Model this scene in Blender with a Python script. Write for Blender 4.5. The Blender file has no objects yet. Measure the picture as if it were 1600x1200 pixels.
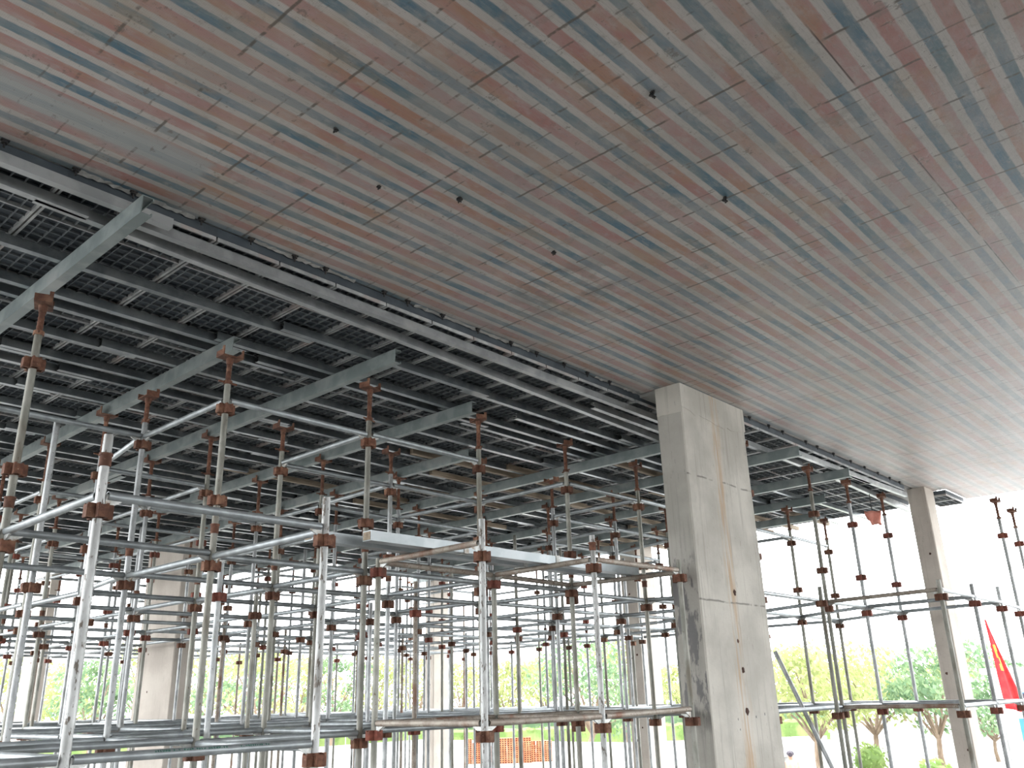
import bpy, math, random
from mathutils import Vector, Matrix
random.seed(7)
D = bpy.data
S = bpy.context.scene
COL = S.collection

# ------------------------------------------------------------------ camera
PITCH, ROLL, AZ, FPX = 0.347968, -0.0285623, 0.7298104, 1349.48
def cam_axes():
    f = Vector((math.cos(AZ)*math.cos(PITCH), math.sin(AZ)*math.cos(PITCH), math.sin(PITCH)))
    r = f.cross(Vector((0, 0, 1))).normalized()
    u = r.cross(f)
    return (r*math.cos(ROLL)+u*math.sin(ROLL), -r*math.sin(ROLL)+u*math.cos(ROLL), f)
CR, CU, CF = cam_axes()
cam_data = D.cameras.new('camera')
cam_data.sensor_width = 36.0
cam_data.lens = 36.0*FPX/1600.0
cam_data.clip_end = 2000
cam = D.objects.new('camera', cam_data)
M = Matrix.Identity(4)
for i in range(3):
    M[i][0], M[i][1], M[i][2] = CR[i], CU[i], -CF[i]
cam.matrix_world = M
COL.objects.link(cam)
S.camera = cam
def proj(p):
    p = Vector(p)
    w = p.dot(CF)
    if w < 0.1:
        return None
    return (800+FPX*p.dot(CR)/w, 600-FPX*p.dot(CU)/w)
def seen(p, m=60):
    q = proj(p)
    return q is not None and -m < q[0] < 1600+m and -m < q[1] < 1200+m
def toward(px, py, dist):
    """point at a horizontal distance from the camera along the sight line of a pixel"""
    d = CR*((px-800)/FPX)-CU*((py-600)/FPX)+CF
    return d*(dist/math.hypot(d.x, d.y))

# ------------------------------------------------------------------ world, light, exposure
W = D.worlds.new('overcast_sky')
S.world = W
W.use_nodes = True
bg = W.node_tree.nodes['Background']
bg.inputs[0].default_value = (0.94, 0.97, 1.0, 1)
bg.inputs[1].default_value = 9.0
S.view_settings.view_transform = 'Standard'
S.view_settings.look = 'None'
S.view_settings.gamma = 1.0
S.view_settings.use_curve_mapping = False
S.view_settings.exposure = 0.0

FLOOR = -1.6
YARD = -3.2
SOFFIT = 3.0

# ------------------------------------------------------------------ material helpers
def new_mat(name):
    m = D.materials.new(name)
    m.use_nodes = True
    nt = m.node_tree
    return m, nt, nt.nodes, nt.links, nt.nodes['Principled BSDF']
def N(nt, typ, **kw):
    n = nt.nodes.new(typ)
    for k, v in kw.items():
        if isinstance(k, str) and k.startswith('i_'):
            n.inputs[k[2:]].default_value = v
        else:
            setattr(n, k, v)
    return n
def math_n(nt, op, a, b=None, c=None, clamp=False):
    n = nt.nodes.new('ShaderNodeMath')
    n.operation = op
    n.use_clamp = clamp
    for i, v in enumerate((a, b, c)):
        if v is None:
            continue
        if isinstance(v, (int, float)):
            n.inputs[i].default_value = v
        else:
            nt.links.new(v, n.inputs[i])
    return n.outputs[0]
def step_n(nt, v, lo, hi):
    n = nt.nodes.new('ShaderNodeMapRange')
    n.interpolation_type = 'SMOOTHSTEP'
    nt.links.new(v, n.inputs[0])
    n.inputs[1].default_value = lo
    n.inputs[2].default_value = hi
    return n.outputs[0]
def mix_n(nt, f, a, b, blend='MIX'):
    n = nt.nodes.new('ShaderNodeMix')
    n.data_type = 'RGBA'
    n.blend_type = blend
    for idx, v in ((0, f), (6, a), (7, b)):
        if isinstance(v, (int, float)):
            n.inputs[idx].default_value = v
        elif isinstance(v, tuple):
            n.inputs[idx].default_value = (v[0], v[1], v[2], 1)
        else:
            nt.links.new(v, n.inputs[idx])
    return n.outputs[2]
def noise_n(nt, vec, scale, detail=4, rough=0.55):
    n = nt.nodes.new('ShaderNodeTexNoise')
    n.inputs['Scale'].default_value = scale
    n.inputs['Detail'].default_value = detail
    n.inputs['Roughness'].default_value = rough
    if vec is not None:
        nt.links.new(vec, n.inputs['Vector'])
    return n.outputs['Fac']
def scaled(nt, vec, s):
    n = nt.nodes.new('ShaderNodeMapping')
    n.inputs['Scale'].default_value = s
    nt.links.new(vec, n.inputs['Vector'])
    return n.outputs[0]
def bump(nt, bsdf, h, strength=0.3, dist=0.01):
    b = nt.nodes.new('ShaderNodeBump')
    b.inputs['Strength'].default_value = strength
    b.inputs['Distance'].default_value = dist
    nt.links.new(h, b.inputs['Height'])
    nt.links.new(b.outputs[0], bsdf.inputs['Normal'])
def world_pos(nt):
    return nt.nodes.new('ShaderNodeNewGeometry').outputs['Position']

def speckled(name, c1, c2, c3=None, metallic=0.0, rough=0.6, scale=9.0, stretch=(1, 1, 1), lo=0.4, hi=0.62,
             speck=None, speck_scale=60, speck_lo=0.62, vary=0.0, bmp=0.0):
    """a surface that wanders between two colours, with an optional third fleck colour"""
    m, nt, nd, lk, b = new_mat(name)
    v = scaled(nt, world_pos(nt), stretch)
    f = step_n(nt, noise_n(nt, v, scale, 5), lo, hi)
    col = mix_n(nt, f, c1, c2)
    if c3:
        col = mix_n(nt, step_n(nt, noise_n(nt, v, scale*0.37, 4), 0.52, 0.68), col, c3)
    if speck:
        col = mix_n(nt, step_n(nt, noise_n(nt, v, speck_scale, 3, 0.7), speck_lo, speck_lo+0.06), col, speck)
    if vary:
        oi = nt.nodes.new('ShaderNodeObjectInfo')
        k = math_n(nt, 'MULTIPLY_ADD', oi.outputs['Random'], vary, 1-vary/2)
        hs = nt.nodes.new('ShaderNodeHueSaturation')
        lk.new(k, hs.inputs['Value'])
        lk.new(col, hs.inputs['Color'])
        col = hs.outputs[0]
    lk.new(col, b.inputs['Base Color'])
    b.inputs['Metallic'].default_value = metallic
    b.inputs['Roughness'].default_value = rough
    if bmp:
        bump(nt, b, noise_n(nt, v, scale*3, 4), bmp, 0.004)
    return m

MAT = {}
MAT['galv'] = speckled('galvanised_steel', (.25, .26, .26), (.36, .37, .367), (.185, .19, .18), .45, .42, 14, (1, 1, .5), speck=(.10, .09, .075), speck_lo=.63, vary=.35)
MAT['galv_old'] = speckled('weathered_galvanised_steel', (.20, .20, .17), (.29, .285, .25), (.15, .135, .105), .35, .55, 11, (1, 1, .45), speck=(.12, .09, .06), speck_lo=.64, vary=.4)
MAT['galv_flaky'] = speckled('flaking_galvanised_steel', (.29, .295, .285), (.42, .425, .415), (.21, .205, .19), .3, .42, 16, (1, 1, .35), speck=(.085, .07, .055), speck_scale=34, speck_lo=.56)
MAT['ledger'] = speckled('galvanised_ledger_steel', (.27, .295, .303), (.36, .388, .396), (.22, .24, .24), .4, .40, 8, (1, 1, 1), speck=(.2, .2, .19), speck_lo=.68, vary=.3)
MAT['ledger_rusty'] = speckled('rusty_ledger_steel', (.26, .22, .18), (.36, .32, .27), (.22, .12, .08), .25, .6, 9, (1, 1, 1), speck=(.14, .06, .035), speck_lo=.6, vary=.25)
MAT['rust'] = speckled('rusted_iron', (.092, .037, .021), (.15, .064, .037), (.22, .115, .07), .05, .85, 24, (1, 1, 1), speck=(.34, .24, .17), speck_lo=.66, vary=.45, bmp=.5)
MAT['rust_flare'] = speckled('flare_reddened_rusted_iron', (.16, .045, .03), (.22, .07, .045), (.12, .05, .032), .05, .8, 30, (1, 1, 1), vary=.4, bmp=.4)  # rust shifted to red, flare against the bright sky put into its colour
MAT['lug'] = speckled('zinc_lug_steel', (.40, .41, .39), (.55, .56, .54), (.30, .25, .2), .4, .5, 30)
MAT['beam'] = speckled('grey_green_painted_steel', (.19, .225, .222), (.26, .295, .288), (.33, .35, .34), .3, .45, 5, (1, 1, 1), speck=(.32, .32, .29), speck_lo=.69, vary=.2)
MAT['joist_dark'] = speckled('darker_joist_steel', (.19, .21, .22), (.27, .295, .30), (.33, .345, .345), .75, .30, 6, (1, 1, 1), speck=(.40, .39, .36), speck_lo=.69, vary=.3)  # darker steel for the deeper joist lines
MAT['joist'] = speckled('zinc_joist_steel', (.33, .345, .345), (.42, .435, .435), (.5, .51, .5), .6, .36, 6, (1, 1, 1), speck=(.40, .39, .36), speck_lo=.69, vary=.3)
MAT['timber'] = speckled('weathered_timber', (.27, .215, .155), (.38, .31, .23), (.2, .15, .1), 0, .8, 8, (.3, 3, 3), vary=.3)
MAT['deck'] = speckled('dark_formwork_plastic', (.032, .042, .052), (.05, .062, .072), None, 0, .55, 5, vary=.4)
MAT['rib'] = speckled('dark_grey_panel_ribs', (.10, .115, .125), (.15, .165, .17), None, 0, .55, 5)
MAT['rail'] = speckled('panel_edge_steel', (.30, .31, .31), (.44, .45, .445), (.36, .31, .29), .3, .45, 9, speck=(.7, .7, .68), speck_lo=.7, vary=.25)
MAT['alu'] = speckled('pale_aluminium', (.33, .365, .375), (.40, .43, .44), None, .5, .38, 6)
MAT['black'] = speckled('black_wire', (.015, .015, .018), (.04, .035, .03), None, .3, .6, 40)
MAT['brick'] = speckled('orange_hollow_brick', (.62, .20, .09), (.72, .28, .14), None, 0, .85, 10, vary=.35)
MAT['hole'] = speckled('dark_hollow', (.05, .02, .012), (.08, .035, .02), None, 0, .9, 10)
MAT['leaf'] = None
MAT['white'] = speckled('white_render', (.74, .75, .75), (.82, .82, .82), None, 0, .8, 1.5)
MAT['blue'] = speckled('blue_paint', (.035, .16, .36), (.05, .2, .42), None, 0, .5, 3)
MAT['red_cloth'] = speckled('red_cloth', (.60, .015, .02), (.70, .03, .03), None, 0, .8, 6)
MAT['yellow'] = speckled('yellow_cloth', (.85, .55, .03), (.9, .62, .06), None, 0, .8, 6)
MAT['sign_red'] = speckled('red_sign_paint', (.42, .012, .02), (.48, .02, .03), None, 0, .5, 3)
MAT['green_ink'] = speckled('green_stencil_ink', (.02, .10, .075), (.035, .14, .10), None, 0, .6, 40)
MAT['skin'] = speckled('skin', (.45, .25, .17), (.5, .29, .2), None, 0, .6, 5)
MAT['pink'] = speckled('salmon_shirt_cloth', (.75, .28, .2), (.82, .36, .27), None, 0, .85, 8)
MAT['denim'] = speckled('pale_blue_trouser_cloth', (.22, .38, .55), (.28, .45, .62), None, 0, .85, 8)
MAT['dark'] = speckled('dark_cap_cloth', (.03, .025, .035), (.05, .04, .05), None, 0, .8, 8)
MAT['rag'] = speckled('orange_rag_cloth', (.66, .25, .19), (.74, .33, .26), None, 0, .9, 8)
MAT['bark'] = speckled('tree_bark', (.13, .09, .06), (.21, .155, .11), None, 0, .9, 6, (1, 1, .3))

def leaf_mat(name, c1, c2):
    m, nt, nd, lk, b = new_mat(name)
    f = noise_n(nt, world_pos(nt), 1.3, 4)
    col = mix_n(nt, step_n(nt, f, .4, .62), c1, c2)
    lk.new(col, b.inputs['Base Color'])
    b.inputs['Roughness'].default_value = .6
    tr = nt.nodes.new('ShaderNodeBsdfTranslucent')
    lk.new(col, tr.inputs[0])
    mx = nt.nodes.new('ShaderNodeMixShader')
    mx.inputs[0].default_value = .4
    lk.new(b.outputs[0], mx.inputs[1])
    lk.new(tr.outputs[0], mx.inputs[2])
    lk.new(mx.outputs[0], nd['Material Output'].inputs[0])
    return m
MAT['leaf'] = leaf_mat('yellow_green_leaves', (.22, .26, .09), (.34, .37, .15))
MAT['leaf2'] = leaf_mat('green_leaves', (.10, .175, .085), (.20, .28, .14))
MAT['leaf3'] = leaf_mat('bright_green_leaves', (.15, .24, .06), (.26, .34, .11))

def concrete(name, base, light, stain, streak=.5, rust=None, seam=None):
    m, nt, nd, lk, b = new_mat(name)
    p = world_pos(nt)
    big = step_n(nt, noise_n(nt, p, 1.6, 5), .35, .66)
    col = mix_n(nt, big, base, light)
    vs = scaled(nt, p, (9, 9, .35))
    st = step_n(nt, noise_n(nt, vs, 2.2, 4, .65), .52, .72)
    col = mix_n(nt, math_n(nt, 'MULTIPLY', st, streak), col, stain)
    fine = step_n(nt, noise_n(nt, scaled(nt, p, (16, 16, 2.2)), 3, 4, .7), .64, .70)
    col = mix_n(nt, math_n(nt, 'MULTIPLY', fine, .55), col, (stain[0]*.55, stain[1]*.55, stain[2]*.55))
    sx = nt.nodes.new('ShaderNodeSeparateXYZ')
    lk.new(p, sx.inputs[0])
    if rust:
        # a run of rust water down one face, at a given x with a given width
        cx, wd = rust
        wob = math_n(nt, 'MULTIPLY', math_n(nt, 'SUBTRACT', noise_n(nt, scaled(nt, p, (1, 1, 1.1)), 1.3, 3), .5), .35)
        dx = math_n(nt, 'ABSOLUTE', math_n(nt, 'SUBTRACT', math_n(nt, 'ADD', sx.outputs[0], wob), cx))
        k = math_n(nt, 'SUBTRACT', 1.0, step_n(nt, dx, 0.0, wd))
        k = math_n(nt, 'MULTIPLY', k, step_n(nt, noise_n(nt, scaled(nt, p, (14, 14, .8)), 2, 4), .38, .62))
        col = mix_n(nt, math_n(nt, 'MULTIPLY', k, .75), col, (.40, .255, .13))
    if seam:
        for zz in seam:
            wob = math_n(nt, 'MULTIPLY', math_n(nt, 'SUBTRACT', noise_n(nt, p, 2.5, 3), .5), .05)
            dz = math_n(nt, 'ABSOLUTE', math_n(nt, 'SUBTRACT', math_n(nt, 'ADD', sx.outputs[2], wob), zz))
            k = math_n(nt, 'SUBTRACT', 1.0, step_n(nt, dz, 0.004, .013))
            k = math_n(nt, 'MULTIPLY', k, step_n(nt, noise_n(nt, p, 6, 3), .4, .55))
            col = mix_n(nt, math_n(nt, 'MULTIPLY', k, .7), col, (.1, .095, .08))
    lk.new(col, b.inputs['Base Color'])
    b.inputs['Roughness'].default_value = .85
    bump(nt, b, noise_n(nt, p, 22, 5, .65), .35, .01)
    return m
MAT['conc'] = concrete('cast_concrete', (.38, .36, .315), (.51, .485, .43), (.28, .26, .225), .6, (8.02, .13), (2.05, .83))
MAT['conc_far'] = concrete('pale_cast_concrete', (.44, .39, .34), (.53, .48, .42), (.33, .29, .24), .4)
MAT['conc_shaded'] = concrete('grey_patched_concrete', (.37, .35, .31), (.45, .43, .38), (.25, .24, .215), .6)
def shaded_patched_side():
    m = concrete('shaded_side_concrete', (.31, .295, .26), (.39, .37, .33), (.21, .20, .18), .6)  # shade of this face painted in as a darker base colour
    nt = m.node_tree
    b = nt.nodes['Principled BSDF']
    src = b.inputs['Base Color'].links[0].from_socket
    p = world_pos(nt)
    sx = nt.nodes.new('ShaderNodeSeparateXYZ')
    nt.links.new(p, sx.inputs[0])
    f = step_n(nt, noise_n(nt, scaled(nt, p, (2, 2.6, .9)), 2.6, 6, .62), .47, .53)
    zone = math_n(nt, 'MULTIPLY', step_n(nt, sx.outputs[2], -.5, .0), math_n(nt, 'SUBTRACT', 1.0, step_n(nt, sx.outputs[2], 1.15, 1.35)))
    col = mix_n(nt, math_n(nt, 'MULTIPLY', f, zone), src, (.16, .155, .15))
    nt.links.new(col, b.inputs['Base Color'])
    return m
MAT['conc_shaded'] = shaded_patched_side()
MAT['slab_edge'] = concrete('raw_slab_concrete', (.22, .22, .21), (.32, .31, .29), (.15, .15, .14), .5)
MAT['floor'] = concrete('floor_concrete', (.19, .185, .175), (.26, .25, .235), (.15, .145, .135), .3)
MAT['yard'] = concrete('pale_yard_paving', (.36, .355, .34), (.42, .415, .40), (.3, .295, .28), .3)

def soffit_mat():
    """concrete underside that has kept the red, white and blue stripes of the woven sheet it was cast on"""
    m, nt, nd, lk, b = new_mat('striped_soffit_concrete')
    p = world_pos(nt)
    sx = nt.nodes.new('ShaderNodeSeparateXYZ')
    lk.new(p, sx.inputs[0])
    X, Y = sx.outputs[0], sx.outputs[1]
    wob = math_n(nt, 'MULTIPLY', math_n(nt, 'SUBTRACT', noise_n(nt, scaled(nt, p, (.30, 1.1, 1)), 1.0, 2), .5), .09)
    wob2 = math_n(nt, 'MULTIPLY', math_n(nt, 'SUBTRACT', noise_n(nt, scaled(nt, p, (3, 26, 1)), 5.0, 3, .65), .5), .016)
    yy = math_n(nt, 'ADD', math_n(nt, 'ADD', Y, wob), wob2)
    t = math_n(nt, 'FRACT', math_n(nt, 'ADD', math_n(nt, 'DIVIDE', math_n(nt, 'SUBTRACT', yy, .49), .2388), 20.5))
    d = math_n(nt, 'ABSOLUTE', math_n(nt, 'SUBTRACT', t, .5))
    blue = math_n(nt, 'SUBTRACT', 1.0, step_n(nt, d, .115, .155))
    red = step_n(nt, d, .305, .35)
    # how much of the dye each place has kept
    fade = step_n(nt, noise_n(nt, scaled(nt, p, (.8, 1.5, 1)), 1.7, 5, .62), .30, .66)
    keep = math_n(nt, 'MULTIPLY_ADD', fade, -.50, 1.08, clamp=True)
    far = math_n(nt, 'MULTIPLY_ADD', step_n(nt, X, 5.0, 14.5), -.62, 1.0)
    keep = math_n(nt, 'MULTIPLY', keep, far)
    tone = noise_n(nt, scaled(nt, p, (.9, 2.2, 1)), 2.4, 4)
    bl = mix_n(nt, step_n(nt, tone, .38, .62), (.055, .14, .20), (.105, .17, .19))
    rd = mix_n(nt, step_n(nt, tone, .40, .62), (.36, .165, .15), (.36, .185, .12))
    base = mix_n(nt, step_n(nt, noise_n(nt, p, 1.1, 5), .35, .65), (.40, .37, .345), (.48, .45, .425))
    col = mix_n(nt, math_n(nt, 'MULTIPLY', red, math_n(nt, 'MULTIPLY', keep, .95)), base, rd)
    col = mix_n(nt, math_n(nt, 'MULTIPLY', blue, math_n(nt, 'MULTIPLY', keep, 1.0)), col, bl)
    # threads of the sheet, dragged along the stripes
    fib = step_n(nt, noise_n(nt, scaled(nt, p, (1.6, 42, 1)), 3.2, 4, .7), .50, .68)
    col = mix_n(nt, math_n(nt, 'MULTIPLY', fib, .30), col, (.30, .285, .265))
    fib2 = step_n(nt, noise_n(nt, scaled(nt, p, (7, 60, 1)), 2.2, 3, .7), .56, .66)
    col = mix_n(nt, math_n(nt, 'MULTIPLY', fib2, .28), col, (.16, .145, .13))
    # ochre and grey-green stains
    och = step_n(nt, noise_n(nt, scaled(nt, p, (1.1, 2.4, 1)), 1.55, 5, .6), .54, .70)
    col = mix_n(nt, math_n(nt, 'MULTIPLY', och, .42), col, (.36, .25, .15))
    gr = step_n(nt, noise_n(nt, scaled(nt, p, (.7, 1.3, 1)), 1.9, 6, .68), .50, .66)
    col = mix_n(nt, math_n(nt, 'MULTIPLY', gr, .38), col, (.29, .29, .275))
    mot = step_n(nt, noise_n(nt, scaled(nt, p, (2.2, 5, 1)), 2.6, 6, .72), .50, .66)
    col = mix_n(nt, math_n(nt, 'MULTIPLY', mot, .35), col, (.42, .40, .37))
    mot2 = step_n(nt, noise_n(nt, scaled(nt, p, (3, 2, 1)), 2.1, 6, .74), .55, .68)
    col = mix_n(nt, math_n(nt, 'MULTIPLY', mot2, .40), col, (.19, .17, .15))
    # a dark patch near the middle and the pale strip of sheet left by the slab edge
    v = nt.nodes.new('ShaderNodeVectorMath'); v.operation = 'DISTANCE'
    v.inputs[1].default_value = (4.9, 3.75, SOFFIT)
    lk.new(p, v.inputs[0])
    dk = math_n(nt, 'SUBTRACT', 1.0, step_n(nt, v.outputs['Value'], .15, .85))
    dk = math_n(nt, 'MULTIPLY', dk, step_n(nt, noise_n(nt, p, 4.5, 5), .42, .62))
    col = mix_n(nt, math_n(nt, 'MULTIPLY', dk, .55), col, (.12, .10, .085))
    sy = math_n(nt, 'MULTIPLY', step_n(nt, Y, 4.13, 4.19), math_n(nt, 'SUBTRACT', 1.0, step_n(nt, Y, 4.36, 4.44)))
    sxx = math_n(nt, 'SUBTRACT', 1.0, step_n(nt, X, 2.05, 2.12))
    stp = math_n(nt, 'MULTIPLY', math_n(nt, 'MULTIPLY', sy, sxx), math_n(nt, 'MULTIPLY_ADD', noise_n(nt, scaled(nt, p, (1, 30, 1)), 3, 3), .9, .35))
    col = mix_n(nt, stp, col, (.33, .35, .345))
    # hairline joints of the boards across the stripes, broken here and there
    def joints(period, off, width, lo, strength, col, seed):
        jit = math_n(nt, 'MULTIPLY', math_n(nt, 'SUBTRACT', noise_n(nt, scaled(nt, p, (1, 5, 1)), 3.0, 3), .5), .014)
        f = math_n(nt, 'FRACT', math_n(nt, 'ADD', math_n(nt, 'DIVIDE', math_n(nt, 'SUBTRACT', math_n(nt, 'ADD', X, jit), off), period), 40.5))
        e = math_n(nt, 'ABSOLUTE', math_n(nt, 'SUBTRACT', f, .5))
        k = math_n(nt, 'SUBTRACT', 1.0, step_n(nt, e, width*.35/period, width/period))
        brk = step_n(nt, noise_n(nt, scaled(nt, p, (1.7+seed, 2.6, 1)), 1.4, 4, .7), lo, lo+.09)
        return mix_n(nt, math_n(nt, 'MULTIPLY', math_n(nt, 'MULTIPLY', k, brk), strength), col, (.09, .075, .06))
    col = joints(.48, .25, .012, .46, .85, col, 0)
    col = joints(.24, .12, .008, .50, .6, col, .9)
    # the open lap of two sheets
    e = math_n(nt, 'ABSOLUTE', math_n(nt, 'SUBTRACT', Y, 1.13))
    k = math_n(nt, 'SUBTRACT', 1.0, step_n(nt, e, .002, .006))
    k = math_n(nt, 'MULTIPLY', k, math_n(nt, 'MULTIPLY', step_n(nt, X, 3.4, 3.6), math_n(nt, 'SUBTRACT', 1.0, step_n(nt, X, 7.0, 7.6))))
    k = math_n(nt, 'MULTIPLY', k, step_n(nt, noise_n(nt, scaled(nt, p, (1, .1, 1)), 1.6, 2), .40, .46))
    col = mix_n(nt, math_n(nt, 'MULTIPLY', k, .9), col, (.05, .035, .03))
    # pits and scabs
    pit = step_n(nt, noise_n(nt, scaled(nt, p, (1.5, 1, 1)), 7.5, 6, .74), .61, .66)
    col = mix_n(nt, math_n(nt, 'MULTIPLY', pit, .6), col, (.14, .12, .10))
    spk = step_n(nt, noise_n(nt, p, 46, 3, .7), .655, .69)
    col = mix_n(nt, math_n(nt, 'MULTIPLY', spk, .6), col, (.12, .10, .085))
    # weave of the sheet
    wv = nt.nodes.new('ShaderNodeTexWave')
    wv.bands_direction = 'X'
    wv.inputs['Scale'].default_value = 34
    wv.inputs['Distortion'].default_value = 2.5
    lk.new(p, wv.inputs['Vector'])
    col = mix_n(nt, math_n(nt, 'MULTIPLY', wv.outputs['Fac'], .10), col, (.22, .19, .17))
    lk.new(col, b.inputs['Base Color'])
    b.inputs['Roughness'].default_value = .45
    b.inputs['Specular IOR Level'].default_value = .5
    h = math_n(nt, 'ADD', noise_n(nt, scaled(nt, p, (1, 1.6, 1)), 6, 5, .6), math_n(nt, 'MULTIPLY', pit, -.6))
    bump(nt, b, h, .30, .012)
    return m
MAT['soffit'] = soffit_mat()

# ------------------------------------------------------------------ mesh helpers
class MB:
    def __init__(s):
        s.v, s.f, s.sm, s.mi = [], [], [], []
    def add(s, vs, fs, smooth=False, mi=0):
        o = len(s.v)
        s.v += [tuple(v) for v in vs]
        for f in fs:
            s.f.append(tuple(i+o for i in f))
            s.sm.append(smooth)
            s.mi.append(mi)
        return s
    def box(s, c, d, rot=None, mi=0):
        hx, hy, hz = d[0]/2, d[1]/2, d[2]/2
        vs = [Vector((x, y, z)) for x in (-hx, hx) for y in (-hy, hy) for z in (-hz, hz)]
        if rot is not None:
            vs = [rot @ v for v in vs]
        vs = [v+Vector(c) for v in vs]
        s.add(vs, [(0, 1, 3, 2), (4, 6, 7, 5), (0, 4, 5, 1), (2, 3, 7, 6), (0, 2, 6, 4), (1, 5, 7, 3)], mi=mi)
        return s
    def span(s, x0, x1, y0, y1, z0, z1, mi=0):
        return s.box(((x0+x1)/2, (y0+y1)/2, (z0+z1)/2), (x1-x0, y1-y0, z1-z0), mi=mi)
    def tube(s, p0, p1, r0, r1=None, n=14, cap=True, mi=0, wall=0.0):
        p0, p1 = Vector(p0), Vector(p1)
        r1 = r0 if r1 is None else r1
        a = (p1-p0).normalized()
        u = a.orthogonal().normalized()
        w = a.cross(u)
        ring = lambda p, r: [p+(u*math.cos(2*math.pi*i/n)+w*math.sin(2*math.pi*i/n))*r for i in range(n)]
        vs = ring(p0, r0)+ring(p1, r1)
        fs = [(i, (i+1) % n, n+(i+1) % n, n+i) for i in range(n)]
        s.add(vs, fs, True, mi)
        if wall:                                    # an open pipe end with a visible bore
            for p, r, q in ((p0, r0, p0+a*.12), (p1, r1, p1-a*.12)):
                vs = ring(p, r)+ring(p, r-wall)+ring(q, r-wall)
                s.add(vs, [(i, (i+1) % n, n+(i+1) % n, n+i) for i in range(n)] +
                      [(n+i, n+(i+1) % n, 2*n+(i+1) % n, 2*n+i) for i in range(n)], False, mi)
                s.add([vs[2*n+i] for i in range(n)], [tuple(range(n))], False, mi)
        elif cap:
            s.add(vs[:n], [tuple(reversed(range(n)))], False, mi)
            s.add(vs[n:], [tuple(range(n))], False, mi)
        return s
    def path(s, pts, radii, n=8, mi=0):
        for i in range(len(pts)-1):
            s.tube(pts[i], pts[i+1], radii[i], radii[i+1], n, True, mi)
        return s
    def extrude(s, prof, L, mi=0):
        """closed profile of (y, z) points swept along +x from 0 to L"""
        n = len(prof)
        vs = [(0, y, z) for y, z in prof]+[(L, y, z) for y, z in prof]
        fs = [(i, (i+1) % n, n+(i+1) % n, n+i) for i in range(n)]
        s.add(vs, fs, False, mi)
        s.add(vs[:n], [tuple(reversed(range(n)))], False, mi)
        s.add(vs[n:], [tuple(range(n))], False, mi)
        return s
    def sphere(s, c, r, sc=(1, 1, 1), nu=12, nv=8, mi=0, jitter=0):
        vs, fs = [], []
        for j in range(nv+1):
            th = math.pi*j/nv
            for i in range(nu):
                ph = 2*math.pi*i/nu
                k = r*(1+random.uniform(-jitter, jitter))
                vs.append((c[0]+k*sc[0]*math.sin(th)*math.cos(ph), c[1]+k*sc[1]*math.sin(th)*math.sin(ph), c[2]+k*sc[2]*math.cos(th)))
        for j in range(nv):
            for i in range(nu):
                fs.append((j*nu+i, (j+1)*nu+i, (j+1)*nu+(i+1) % nu, j*nu+(i+1) % nu))
        s.add(vs, fs, True, mi)
        return s
    def mesh(s, name, *mats):
        me = D.meshes.new(name)
        me.from_pydata(s.v, [], s.f)
        for m in mats:
            me.materials.append(m)
        me.polygons.foreach_set('use_smooth', s.sm)
        me.polygons.foreach_set('material_index', s.mi)
        me.validate()
        me.update()
        return me

def obj(name, me, parent=None, loc=(0, 0, 0), rz=0.0, **props):
    o = D.objects.new(name, me)
    o.location = loc
    o.rotation_euler = (0, 0, rz)
    if parent is not None:
        o.parent = parent
    for k, v in props.items():
        o[k] = v
    COL.objects.link(o)
    return o
def thing(name, me, label, cat, group=None, loc=(0, 0, 0), rz=0.0, kind=None):
    o = obj(name, me, None, loc, rz)
    o['label'] = label
    o['category'] = cat
    if group:
        o['group'] = group
    o['kind'] = kind or 'thing'
    return o
def struct(name, me, label=None, cat=None, loc=(0, 0, 0)):
    o = obj(name, me, None, loc)
    o['kind'] = 'structure'
    if label:
        o['label'] = label
        o['category'] = cat
    return o
ORD = ['first', 'second', 'third', 'fourth', 'fifth', 'sixth', 'seventh', 'eighth', 'ninth', 'tenth', 'eleventh', 'twelfth',
       'thirteenth', 'fourteenth', 'fifteenth', 'sixteenth', 'seventeenth', 'eighteenth', 'nineteenth', 'twentieth', 'twenty-first',
       'twenty-second', 'twenty-third', 'twenty-fourth', 'twenty-fifth', 'twenty-sixth', 'twenty-seventh', 'twenty-eighth',
       'twenty-ninth', 'thirtieth', 'thirty-first', 'thirty-second', 'thirty-third', 'thirty-fourth', 'thirty-fifth', 'thirty-sixth']

# ------------------------------------------------------------------ ground, floor, slabs
g = MB().span(-260, 320, -260, 320, YARD-.5, YARD)
struct('ground', g.mesh('ground', MAT['yard']), 'pale paved yard around the building', 'ground')
g = MB().span(-40, 17.2, -23, 30, FLOOR-.3, FLOOR)
g.span(-40, 1, -40, -23, FLOOR-.3, FLOOR)
struct('floor', g.mesh('floor', MAT['floor']), 'grey concrete floor under the scaffolding', 'floor')
g = MB().span(17.2, 27, 13, 30, FLOOR-.3, FLOOR)
struct('floor_apron', g.mesh('floor_apron', MAT['yard']), 'pale concrete apron beyond the scaffolding', 'floor')
# retaining faces under the raised floor
g = MB().span(-39.9, 17.1, -22.9, 30, YARD, FLOOR-.3)
g.span(-39.9, .9, -39.9, -22.9, YARD, FLOOR-.3)
struct('wall_plinth', g.mesh('wall_plinth', MAT['slab_edge']))
g = MB().span(17.1, 26.9, 13.1, 30, YARD, FLOOR-.3)
struct('wall_plinth_apron', g.mesh('wall_plinth_apron', MAT['slab_edge']))

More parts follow.
